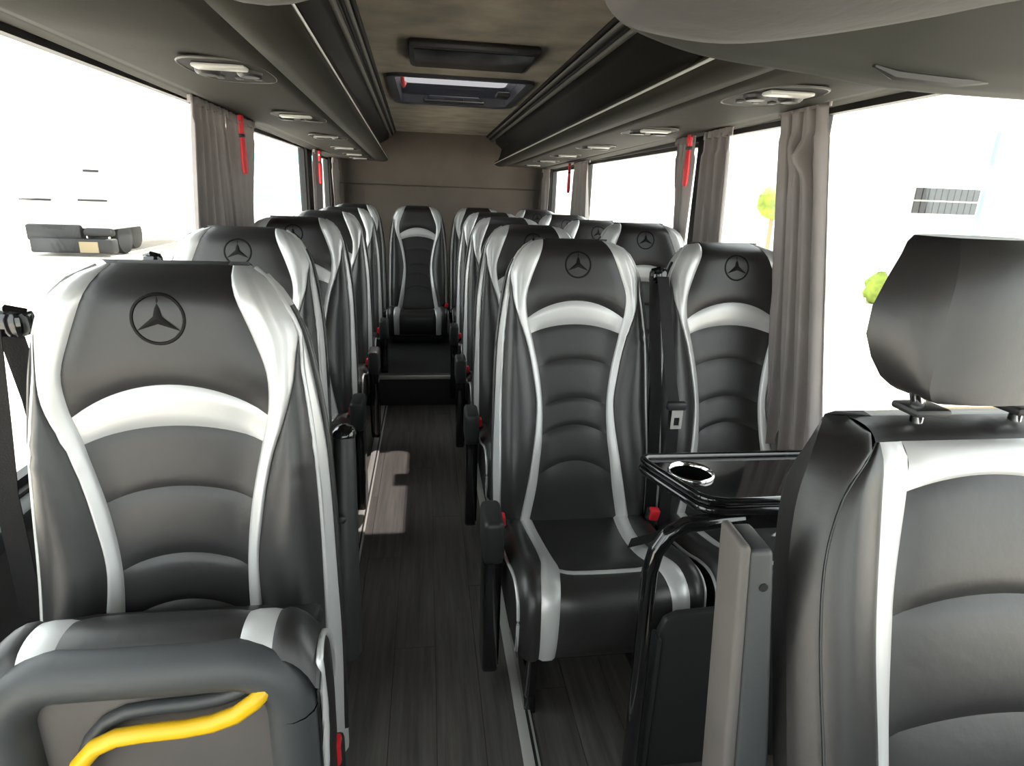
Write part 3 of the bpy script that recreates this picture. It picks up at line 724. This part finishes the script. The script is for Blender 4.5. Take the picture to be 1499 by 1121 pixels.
MB().poly([(a*0.97, -0.271, 0.515+b*0.97) for a, b in rp], (0, 0.008, 0)).obj('underside_panel', 'taupe', tp, smooth=0)
hpth = [(a_+0.010, b_, c_+0.006) for a_, b_, c_ in [(-0.118, -0.275, 0.500), (-0.112, -0.298, 0.530), (-0.095, -0.305, 0.566), (-0.072, -0.305, 0.593), (-0.045, -0.305, 0.606), (-0.01, -0.305, 0.610), (0.04, -0.305, 0.612), (0.075, -0.305, 0.617), (0.105, -0.305, 0.628), (0.130, -0.302, 0.645), (0.147, -0.290, 0.658), (0.150, -0.272, 0.662)]]
MB().tube(hpth, 0.0115, 10, sx=1.0, upv=(0, 1, 0)).obj('pull_handle', 'yellow', tp, smooth=60)['label'] = 'yellow pull handle under the cushion'
MB().tube([(p[0]+0.004, -0.277, p[2]+0.014) for p in hpth[1:]], 0.010, 8, upv=(0, 1, 0)).obj('handle_recess', 'greyplastic', tp, smooth=60)
# raised armrest and buckle of that seat
a = bpy.data.objects.new('raised_armrest', None); C.objects.link(a); a.parent = fs; a.location = (0.238, 0.01, 0.475)
link('blade', SM['arm_up'], a); link('tip', SM['arm_tip'], a); o = link('rivet', SM['arm_rivet'], a); o.location = (0, -0.0, 0.26)
b = link('buckle', SM['buckle_body'], fs); b.location = (0.228, -0.15, 0.385); b.scale = (1.1, 1.1, 1.3)
link('release_button', SM['buckle_btn'], b)['label'] = 'red release button'; link('stalk', SM['buckle_stalk'], b)

# ------------------------------------------------------------------ floor rails
def rail(x, y0, y1, label):
    t = empty('floor_rail', label, 'rail', (x, 0, 0), group='aluminium seat rails')
    MB().box(-0.020, 0.020, y0, y1, 0.0, 0.010).obj('rail_body', 'alu', t, bevel=0.003)
    MB().box(0.006, 0.013, y0+0.002, y1-0.002, 0.0095, 0.0112).obj('rail_slot', 'plastic', t, smooth=0)
rail(-0.268, 0.4, 3.59, 'aluminium seat rail in the floor along the left of the aisle')
rail(0.238, 0.5, 3.59, 'aluminium seat rail in the floor along the right of the aisle')

# ------------------------------------------------------------------ table with cup holder, pole and partition
t = empty('side_table', 'gloss black table with a chrome cup holder behind the driver seat', 'table', (0.80, 1.10, 0.72))
TBX = [(-0.315, 0.098), (-0.300, 0.112), (0.27, 0.112), (0.27, -0.105), (-0.215, -0.105), (-0.245, -0.095), (-0.262, -0.080), (-0.312, 0.070)]
cx, cy, cr2 = -0.232, 0.028, 0.044
def table_top():
    bm = bmesh.new(); ov = [bm.verts.new((a, b, 0)) for a, b in TBX]; n = 24
    iv = [bm.verts.new((cx+cr2*math.cos(2*PI*q/n), cy+cr2*math.sin(2*PI*q/n), 0)) for q in range(n)]
    es = [bm.edges.new((ov[i], ov[(i+1) % len(ov)])) for i in range(len(ov))]+[bm.edges.new((iv[i], iv[(i+1) % n])) for i in range(n)]
    bmesh.ops.triangle_fill(bm, edges=es, use_beauty=True)
    r = bmesh.ops.extrude_face_region(bm, geom=list(bm.faces)); bmesh.ops.translate(bm, vec=(0, 0, -0.022), verts=[v for v in r['geom'] if isinstance(v, bmesh.types.BMVert)])
    bmesh.ops.recalc_face_normals(bm, faces=bm.faces); me = bpy.data.meshes.new('table_top'); bm.to_mesh(me); bm.free(); me.materials.append(MT['gloss']); return me
link('table_top', table_top(), t)
MB().tube([(a*1.0, b, 0.004) for a, b in TBX]+[(TBX[0][0], TBX[0][1], 0.004)], 0.008, 8, cap=False).obj('raised_rim', 'gloss', t, smooth=60)
MB().tube([(a*1.0, b, -0.018) for a, b in TBX]+[(TBX[0][0], TBX[0][1], -0.018)], 0.010, 8, cap=False).obj('edge_moulding', 'gloss', t, smooth=60)
MB().lathe([(0.050, 0.001), (0.050, 0.006), (0.047, 0.008), (0.043, 0.004), (0.0415, -0.004)], 28, (cx, cy, 0)).obj('cup_ring', 'chrome', t, smooth=60)
MB().lathe([(0.0415, 0.0), (0.039, -0.045), (0.0, -0.046)], 28, (cx, cy, 0)).obj('cup_well', 'gloss', t, smooth=60)
MB().box(-0.185, 0.10, -0.075, 0.02, -0.082, -0.022).obj('bracket', 'gloss', t, bevel=0.006)
MB().box(-0.192, -0.172, -0.082, -0.04, -0.078, -0.026).obj('hinge_pin', 'chrome', t, bevel=0.006)

t = empty('partition', 'black partition panel with a bent gloss pole in front of the right seats', 'partition', (0.75, 1.0, 0))
pp = [(-0.300, 0, 0.0), (-0.302, 0, 0.30), (-0.306, 0, 0.50), (-0.306, 0, 0.57), (-0.298, 0, 0.615), (-0.276, 0, 0.652), (-0.243, 0, 0.672), (-0.20, 0, 0.676), (-0.12, 0.01, 0.676)]
MB().tube(pp, 0.0165, 14, upv=(0, 1, 0)).obj('pole', 'gloss', t, smooth=60)
pn = [(-0.262, 0.012, 0.02), (-0.262, 0.012, 0.40), (-0.250, 0.012, 0.432), (-0.222, 0.012, 0.445), (0.33, 0.012, 0.47), (0.33, 0.012, 0.02)]
MB().poly(pn, (0, 0.022, 0)).obj('panel', 'plastic', t, bevel=0.006)
MB().box(-0.268, -0.256, 0.004, 0.042, 0.02, 0.39).obj('edge_strip', 'shell', t, bevel=0.004)
MB().lathe([(0.036, 0.0), (0.036, 0.006), (0.020, 0.012), (0.017, 0.02)], 16, (-0.30, 0, 0)).obj('floor_flange', 'gloss', t, smooth=60)

# ------------------------------------------------------------------ driver seat
DX, DY = 0.635, 0.522
ds = empty('driver_seat', 'grey and silver driver seat with headrest close on the right', 'seat', (DX, DY, 0))
kd = 0.31; cd_ = math.sqrt(1+kd*kd); TD = Vector((0, kd/cd_, 1/cd_)); ND = Vector((0, -1/cd_, kd/cd_))
def DP(x, s, n): return Vector((x, 0, 0.93))+TD*s+ND*n
dW = interp([(0.142, 0.148), (0.134, 0.166), (0.118, 0.187), (0.098, 0.204), (0.048, 0.223), (-0.032, 0.234), (-0.14, 0.236), (-0.62, 0.232)])
dS = interp([(0.142, 0.134), (0.114, 0.138), (0.103, 0.158), (0.090, 0.174), (0.062, 0.193), (-0.004, 0.211), (-0.09, 0.217), (-0.23, 0.215), (-0.62, 0.21)])
dO = interp([(0.142, 0.134), (0.115, 0.134), (0.046, 0.141), (-0.095, 0.152), (-0.238, 0.148), (-0.62, 0.145)])
dI = interp([(0.142, 0.100), (0.114, 0.100), (0.062, 0.104), (-0.047, 0.121), (-0.08, 0.124), (-0.21, 0.130), (-0.62, 0.125)])
D0, D1, DY1 = -0.62, 0.142, 0.115
def dn(x, s):
    a = abs(x); w = dW(s); n = 0.022*sstep(0.11, 0.19, a)
    if s > 0.085: n -= 0.045*((s-0.085)/0.057)**2
    ed = (a-(w-0.040))/0.040
    if ed > 0: n -= 0.045*ed*ed
    return n
def dstrip(f0, f1, p, nc, nm, m, sg, s1=D1):
    def fn(u, v):
        s = D0+(s1-D0)*v; x = f0(s)+(f1(s)-f0(s))*u
        return DP(sg*x, s, dn(x, s)+p*math.sqrt(max(0, 1-abs(2*u-1)**3)))
    return MB().grid(fn, nc, 44).obj(nm, m, ds, smooth=60)
for sg in (-1, 1):
    dstrip(dI, dO, 0.003, 5, 'side_band', 'silver', sg, DY1)
    dstrip(dO, dS, 0.005, 7, 'inner_bolster', 'leather', sg, DY1)
    dstrip(dS, dW, 0.005, 9, 'outer_bolster', 'leather', sg)
    MB().tube([DP(sg*dS(s), s, dn(dS(s), s)+0.001) for s in [D0+(DY1-D0)*q/40 for q in range(41)]], 0.0011, 5).obj('seam', 'greyplastic', ds)
DARC = [(DY1, 0.0), (0.060, 0.016), (-0.079, 0.018), (-0.213, 0.014), (-0.62, 0.0)]
for i in range(4):
    e1, h1 = DARC[i]; e0, h0 = DARC[i+1]
    def fn(u, v):
        t = 2*u-1; c1, c0 = e1+h1*(1-t*t), e0+h0*(1-t*t); s = c0+(c1-c0)*v; x = t*dI(s)
        return DP(x, s, dn(x, s)+puff(u, v, 0.008 if i else 0.005))
    MB().grid(fn, 18, 12).obj('yoke_panel' if i == 0 else 'quilted_panel', 'silver' if i == 0 else 'leather', ds, smooth=60)
# top roll and back shell
def top_roll(u, v):
    s = DY1+(D1-DY1)*v; x = (2*u-1)*dS(s); return DP(x, s, dn(x, s)+0.002*math.sin(v*PI))
MB().grid(top_roll, 18, 6).obj('top_roll', 'leather', ds, smooth=60)
rows = []
for j in range(31):
    s = D0+(D1-D0)*j/30; w = dW(s); n0 = dn(w, s); row = []
    tp_ = 1-0.35*sstep(D1-0.08, D1, s)
    for q in range(5): a_ = q/4*PI/2; row.append((-(w-0.105*(1-math.cos(a_))), n0+(-0.13*tp_-n0)*math.sin(a_)))
    full = row+[(-(w-0.105)*(1-q/4), -0.13*tp_) for q in range(1, 8)]+[(-p[0], p[1]) for p in reversed(row)]
    rows.append([DP(p[0], s, p[1]) for p in full])
m = MB().rows(rows)
w = dW(D1); m.rows([[DP(-w+2*w*q/8, D1, dn(-w+2*w*q/8, D1)), DP(-w+2*w*q/8, D1+0.006, -0.06), DP(-w+2*w*q/8, D1, -0.085)] for q in range(9)])
m.obj('backrest_shell', 'leather', ds, smooth=60)
MB().box(-0.22, 0.22, -0.62, -0.06, 0.26, 0.40).obj('cushion', 'leather', ds, bevel=0.05, bseg=4)
MB().box(-0.19, 0.19, -0.55, -0.05, 0.0, 0.27).obj('pedestal', 'plastic', ds, bevel=0.01)
# headrest: faceted cushion with side gussets
hr = bpy.data.objects.new('headrest', None); C.objects.link(hr); hr.parent = ds; hr.location = (0.000, 0.090, 0.006)
def hsec(z, wf, wb): return (z, wf, wb)
HS = [(1.062, 0.072, 0.078), (1.068, 0.082, 0.089), (1.080, 0.086, 0.104), (1.105, 0.085, 0.120), (1.135, 0.082, 0.131), (1.170, 0.079, 0.128), (1.205, 0.075, 0.114), (1.235, 0.068, 0.094), (1.250, 0.062, 0.080), (1.258, 0.054, 0.066)]
HS = [(1.076+(a_-1.062)*0.91, b_*0.97, c_*0.97) for a_, b_, c_ in HS]
def front_y(z): return -0.050+0.10*(z-1.06)+0.030*max(0, (z-1.21)/0.05)**2+0.012*max(0, (1.08-z)/0.02)**2
fr_rows, rg, lg = [], [], []
for z, wf, wb in HS:
    fy = front_y(z)
    fr_rows.append([(wf*q, fy-0.010*(1-q*q), z) for q in [k_/8-1 for k_ in range(17)]])
    rg.append([(wf+(wb-wf)*q, fy+0.055*q**1.2-0.006*math.sin(q*PI), z) for q in [k_/5 for k_ in range(6)]])
MB().rows(fr_rows).obj('front_pad', 'leather', hr, smooth=60)
for sg in (-1, 1): MB().rows([[(sg*p[0], p[1], p[2]) for p in r_] for r_ in rg]).obj('side_gusset', 'leather', hr, smooth=60)
bk = [[(p[0]*wb, front_y(z)+0.055+0.035*(1-p[0]**2)+0.0, z) for p in [(k_/6-1,) for k_ in range(13)]] for z, wf, wb in HS]
m = MB().rows(bk)
for (z, wf, wb) in (HS[0], HS[-1]):
    fy = front_y(z)
    m.rows([[(wf*q+(wb-wf)*q, fy+0.055+0.035*(1-q*q), z), (wf*q, fy-0.010*(1-q*q), z)] for q in [k_/8-1 for k_ in range(17)]])
m.obj('rear_pad', 'leather', hr, smooth=60)
for px_ in (-0.070, 0.070):
    px_ *= 0.95
    MB().tube([(px_-0.012, -0.024, 1.095), (px_-0.010, -0.024, 1.080), (px_+0.000, -0.022, 1.060), (px_+0.002, -0.020, 1.045)], 0.0075, 12).obj('chrome_post', 'chrome', hr, smooth=60)
    MB().box(px_-0.020, px_+0.026, -0.042, 0.000, 1.056, 1.066).obj('post_guide', 'plastic', hr, bevel=0.004)
# raised armrest of the driver seat
ar = bpy.data.objects.new('armrest', None); C.objects.link(ar); ar.parent = ds; ar.location = (0, 0, 0)
def slab(xt0, xt1, xb0, xb1, zt): # upright slab, wider at its foot
    m = MB(); z0 = 0.42; x_ = lambda v: v-DX; b = len(m.v)
    m.v += [(x_(xb0), -0.030, z0), (x_(xb1), -0.030, z0), (x_(xb1), 0.030, z0), (x_(xb0), 0.030, z0), (x_(xt0), -0.022, zt), (x_(xt1), -0.022, zt), (x_(xt1), 0.030, zt+0.004), (x_(xt0), 0.030, zt+0.004)]
    m.f += [(0, 3, 2, 1), (4, 5, 6, 7), (0, 1, 5, 4), (1, 2, 6, 5), (2, 3, 7, 6), (3, 0, 4, 7)]
    return m
slab(0.319, 0.331, 0.358, 0.376, 0.952).obj('leather_pad', 'taupe', ar, bevel=0.007, bseg=3)
slab(0.330, 0.356, 0.375, 0.432, 0.946).obj('backing', 'greyplastic', ar, bevel=0.006, bseg=3)
MB().lathe([(0.005, 0.0), (0.005, 0.003), (0.0, 0.003)], 10, (0, 0, 0)).obj('screw', 'seal', ar)
ar.children[-1].location = (0.350-DX, -0.021, 0.902); ar.children[-1].rotation_euler = (PI/2, 0, 0)

# ------------------------------------------------------------------ seat belts
def seat_belt(label, anchor, pts, tongue, wv=(1, 0, 0), width=0.034):
    t = empty('seat_belt', label, 'seat belt', anchor, group='three-point seat belts')
    A = Vector(anchor)
    MB().box(-0.022, 0.022, -0.020, 0.022, -0.018, 0.022).obj('belt_guide', 'gloss', t, bevel=0.010)
    MB().tube([(-0.020, 0, 0.018), (0, -0.012, 0.026), (0.020, 0, 0.018)], 0.007, 8).obj('guide_loop', 'gloss', t)
    for p in pts: MB().ribbon([Vector(q)-A for q in p], wv, width, 0.0022).obj('strap', 'belt', t, smooth=50)
    if tongue:
        T = Vector(tongue)-A
        MB().box(T.x-0.028, T.x+0.028, T.y-0.012, T.y+0.010, T.z-0.010, T.z+0.014).obj('stopper', 'plastic', t, bevel=0.006)
        m = MB()
        for q in ((-0.016, 0.016, -0.032, -0.008), (-0.016, -0.008, -0.056, -0.032), (0.008, 0.016, -0.056, -0.032), (-0.016, 0.016, -0.066, -0.056)):
            m.box(T.x+q[0]+0.004, T.x+q[1]+0.004, T.y-0.006, T.y-0.003, T.z+q[2], T.z+q[3])
        m.obj('metal_tongue', 'alu', t, smooth=0)
    return t
seat_belt('black seat belt with metal tongue hanging between the two front right seats', (0.657, 1.665, 1.075),
          [[(0.662, 1.640, 1.08), (0.664, 1.60, 1.00), (0.680, 1.545, 0.80), (0.690, 1.52, 0.73), (0.688, 1.50, 0.55), (0.680, 1.48, 0.40), (0.672, 1.47, 0.25)],
           [(0.645, 1.655, 1.08), (0.645, 1.62, 0.95), (0.652, 1.57, 0.75), (0.656, 1.54, 0.5), (0.658, 1.52, 0.25)]], (0.692, 1.515, 0.735))
seat_belt('black seat belt hanging at the window side of the tipped-up seat', (-0.618, 0.985, 1.075),
          [[(-0.630, 0.99, 1.07), (-0.622, 1.00, 0.95), (-0.615, 1.00, 0.80), (-0.615, 1.00, 0.5), (-0.615, 1.00, 0.2)],
           [(-0.640, 0.96, 1.07), (-0.655, 0.96, 0.92), (-0.668, 0.96, 0.80), (-0.672, 0.96, 0.5), (-0.672, 0.96, 0.2)]], None, wv=(1, 0.1, 0))
MB  # (left as separate things below)
for i, (x, y) in enumerate(((0.665, 2.41), (0.665, 3.16), (-0.76, 1.85), (-0.77, 2.62))):
    seat_belt(['black seat belt guide between the second row right seats', 'black seat belt guide between the third row right seats', 'black seat belt guide at the window side of the second left seat', 'black seat belt guide at the window side of the third left seat'][i],
              (x, y-0.02, 1.07), [[(x, y-0.04, 1.07), (x+0.004, y-0.09, 0.8), (x+0.006, y-0.15, 0.5), (x+0.006, y-0.2, 0.25)]], None)
t = empty('seat_belt', 'lap belt and red buckle beside the cushion of the table-side aisle seat', 'seat belt', (0.66, 1.43, 0.40), group='three-point seat belts')
MB().ribbon([(-0.005, 0.02, -0.02), (-0.02, -0.05, 0.03), (-0.045, -0.10, 0.052), (-0.09, -0.12, 0.045), (-0.135, -0.10, 0.020)], (0.5, 0.8, 0.1), 0.04, 0.0025).obj('strap', 'belt', t, smooth=50)

# ------------------------------------------------------------------ curtains and emergency hammers
def curtain(label, x, y_t0, y_t1, y_b0, y_b1, z0, z1, folds, amp, waist=None, knot=False, seed=1):
    rnd = random.Random(seed); ph = [rnd.random()*6 for _ in range(6)]
    yc = (y_t0+y_t1)/2
    t = empty('curtain', label, 'curtain', (x, yc, z0), group='grey window curtains')
    def fn(u, v):
        z = z0+(z1-z0)*v
        w = sstep(0, 1, v)
        a, b = y_b0+(y_t0-y_b0)*v, y_b1+(y_t1-y_b1)*v
        if waist: # (v position, pull)
            k = math.exp(-((v-waist[0])/0.28)**2)*waist[1]; m_ = (a+b)/2; a += (m_-a)*k; b += (m_-b)*k
        gather = 1+0.0*v
        y = a+(b-a)*u + 0.010*math.sin(u*folds*2*PI+ph[0]+v*1.5)
        am = amp*(0.75+0.25*math.sin(v*3+ph[1]))*(1 if v < 0.93 else 0.6)
        d = am*math.sin(u*folds*2*PI+ph[2]+0.8*math.sin(v*2.5+ph[3]))+0.35*am*math.sin(u*folds*4.3*PI+ph[4]+v*2)
        if knot: d += -0.035*math.exp(-((v-0.86-0.12*(u-0.4))/0.035)**2-((u-0.42)/0.16)**2)+0.007*math.sin(v*37+u*15)*math.exp(-((v-0.87)/0.06)**2)*math.sin(PI*u)**2
        return (d, y-yc, z-z0)
    o = MB().grid(fn, folds*14, 44).obj('drape', 'curtain', t, smooth=80)
    md = o.modifiers.new('t', 'SOLIDIFY'); md.thickness = 0.003
    def hd(u, v):
        a = y_t0-0.008+(y_t1-y_t0+0.016)*u
        return (0.010*math.sin(u*folds*5*PI)*(1-0.3*v)+0.004*math.cos(u*31), a-yc, z1-z0-0.012+0.042*v+0.003*math.sin(u*folds*9))
    o = MB().grid(hd, folds*20, 5).obj('gathered_heading', 'curtain', t, smooth=80)
    md = o.modifiers.new('t', 'SOLIDIFY'); md.thickness = 0.003
    return t
curtain('long grey curtain hanging over the window seat behind the table', 1.025, 1.575, 1.785, 1.315, 1.600, 0.60, 1.545, 4, 0.026, knot=True, seed=3)
curtain('grey curtain in front of the hammer pillar, on its camera side, right wall', 1.09, 2.22, 2.42, 2.13, 2.40, 0.72, 1.53, 3, 0.020, seed=5)
curtain('grey curtain just behind the hammer pillar nearest the table, right wall', 1.09, 2.54, 2.70, 2.50, 2.56, 0.72, 1.53, 3, 0.016, seed=6)
curtain('small grey curtain at the rear right pillar', 1.09, 4.22, 4.62, 4.02, 4.62, 0.72, 1.52, 4, 0.018, seed=7)
curtain('narrow dark curtain edge in the rear right corner', 1.09, 5.62, 5.88, 5.70, 5.88, 0.72, 1.50, 3, 0.015, seed=8)
curtain('grey curtain on the left wall, fuller one nearer the camera', -0.785, 2.34, 2.68, 2.12, 2.72, 0.72, 1.555, 5, 0.026, seed=9)
curtain('dark grey curtain behind the left hammer, swept back at its foot', -0.785, 2.715, 3.12, 2.72, 2.82, 0.72, 1.545, 3, 0.018, seed=10)
curtain('narrow dark curtain at the second left pillar', -0.785, 4.70, 4.98, 4.62, 4.90, 0.72, 1.52, 3, 0.016, seed=11)
curtain('narrow grey curtain in the rear left corner', -0.785, 5.60, 5.86, 5.64, 5.86, 0.72, 1.50, 3, 0.016, seed=12)
def hammer(label, x, y, z, s):
    t = empty('emergency_hammer', label, 'hammer', (x, y, z), group='red emergency hammers'); t.scale = (0.72, 0.72, 0.95)
    MB().box(-0.012, 0.012, -0.016, 0.016, 0.085, 0.16).obj('holder', 'red', t, bevel=0.004)
    MB().box(-0.013, 0.013, -0.018, 0.018, 0.072, 0.085).obj('clip', 'plastic', t, bevel=0.002)
    MB().tube([(0, 0, -0.075), (0, 0, -0.06), (0, 0, 0.0), (0, 0, 0.074)], [0.012, 0.017, 0.018, 0.013], 10, upv=(0, 1, 0)).obj('handle', 'red', t, smooth=60)
    MB().tube([(0, -0.022, 0.13), (0, 0.022, 0.13)], 0.007, 8).obj('head', 'chrome', t)
hammer('red emergency hammer between the two right curtains behind the table', 1.055, 2.49, 1.415, -1)
hammer('red emergency hammer at the small rear right curtain', 1.06, 4.66, 1.38, -1)
hammer('red emergency hammer on the left wall beside the full curtain', -0.735, 2.74, 1.40, 1)
hammer('red emergency hammer at the second left pillar', -0.75, 4.70, 1.38, 1)

# ------------------------------------------------------------------ outside
MO = {}
MO['ground'] = mat('concrete_yard', (0.50, 0.455, 0.41), 0.9, noise=(0.8, 0.08))
MO['pale'] = mat('pale_render', (0.72, 0.72, 0.68), 0.9)
MO['cyan'] = mat('cyan_cladding', (0.25, 0.55, 0.62), 0.6)
MO['darkwin'] = mat('dark_panes', (0.012, 0.013, 0.014), 0.3)
MO['truck'] = mat('truck_paint', (0.6, 0.6, 0.58), 0.5)
MO['truckdark'] = mat('truck_dark', (0.006, 0.006, 0.007), 0.6)
MO['leaf'] = mat('leaf_green', (0.16, 0.22, 0.015), 0.8, noise=(6, 0.4))
MO['wood'] = mat('beige_board', (0.25, 0.20, 0.12), 0.8)
GZ = -0.85
g = struct(MB().box(-90, 90, -60, 120, GZ-0.2, GZ).obj('ground', MO['ground'], smooth=0), 'bright concrete yard outside the bus')
# truck seen through the left window
t = empty('truck', 'parked truck with dark grille seen through the front left window', 'truck', (-10.0, 19.0, GZ))
MB().box(-1.15, 1.15, 0.1, 2.0, 0.75, 2.7).obj('cab', MO['truck'], t, bevel=0.08)
MB().box(-1.02, 1.02, 0.06, 0.12, 1.55, 2.45).obj('windscreen', MO['truck'], t, bevel=0.02)
MB().box(-1.12, 0.30, -0.02, 0.3, 0.42, 0.86).obj('grille', MO['truckdark'], t, bevel=0.05)
MB().box(-1.00, 1.16, -0.16, 0.2, 0.10, 0.50).obj('bumper', MO['truckdark'], t, bevel=0.05)
MB().box(0.35, 1.10, -0.02, 0.3, 0.55, 0.78).obj('headlamp', MO['truckdark'], t, bevel=0.08)
MB().box(0.30, 0.78, -0.20, -0.15, 0.12, 0.42).obj('licence_plate', MO['wood'], t)
MB().box(-1.15, -0.35, 0.02, 0.06, 1.50, 1.55).obj('wiper', MO['truckdark'], t); MB().box(0.35, 1.1, 0.02, 0.06, 1.52, 1.57).obj('wiper', MO['truckdark'], t)
MB().box(0.62, 1.0, 0.0, 0.05, 2.30, 2.36).obj('mirror_arm', MO['truckdark'], t)
for q in (-0.95, 0.95):
    for yy in (0.9, 2.6):
        o = MB().lathe([(0.0, 0.12), (0.28, 0.12), (0.46, 0.10), (0.48, 0), (0.46, -0.1), (0.0, -0.12)], 20).obj('wheel', MO['truckdark'], t); o.location = (q*(1 if yy < 2 else 0.55), yy, 0.48); o.rotation_euler = (0, PI/2, 0)
MB().box(-1.15, 1.15, 2.1, 7.0, 0.9, 3.2).obj('cargo_box', MO['truck'], t, bevel=0.03)
# office building seen through the right front window
t = empty('building', 'pale office building with a grid of dark windows on the far right', 'building', (13.35, 15.0, GZ-0.1))
MB().box(-1.5, 4.5, 0.0, 8, 0, 7).obj('wall', MO['pale'], t)
MB().box(1.35, 1.50, -0.12, 0.0, 0, 4.2).obj('cladding_fin', MO['cyan'], t)
for i in range(10):
    for j in range(2):
        w = MB().box(-0.62+i*0.19, -0.46+i*0.19, -0.05, 0.02, 2.12+j*0.34, 2.42+j*0.34).obj('window', MO['darkwin'], t)
t = empty('building', 'pale low building with cyan panels beyond the left window', 'building', (-6.3, 22, GZ))
MB().box(-1.2, 3.2, 0, 6, 0, 5).obj('wall', MO['pale'], t)
for j in range(4): MB().box(0.6, 2.6, -0.06, 0.02, 1.6+j*0.42, 1.85+j*0.42).obj('cladding_panel', MO['cyan'], t)
t = empty('topiary_tree', 'round yellow green ball tree beyond the right window', 'tree', (7.75, 13.2, GZ))
MB().ball((0, 0, 2.15), 0.36, 20, 14, jit=0.12).obj('crown', MO['leaf'], t)
MB().tube([(0, 0, 0), (0, 0, 1.9)], 0.05, 8).obj('trunk', MO['wood'], t)
t = empty('shrub', 'small pale green shrub beyond the front right window', 'shrub', (10.3, 12.6, GZ))
MB().ball((0, 0, 0.35), 0.30, 14, 10, jit=0.3, sc=(1, 1, 1.2)).obj('crown', MO['leaf'], t); MB().tube([(0, 0, 0), (0, 0, 0.2)], 0.03, 6).obj('stem', MO['wood'], t)
t = empty('low_wall', 'beige low wall outside, seen under the driver headrest', 'wall', (6.2, 4.6, GZ))
MB().box(-1.6, 1.7, 0, 0.2, 0, 0.42).obj('wall_block', MO['wood'], t); MB().box(-1.62, 1.72, -0.02, 0.22, 0.42, 0.47).obj('coping', MO['pale'], t)
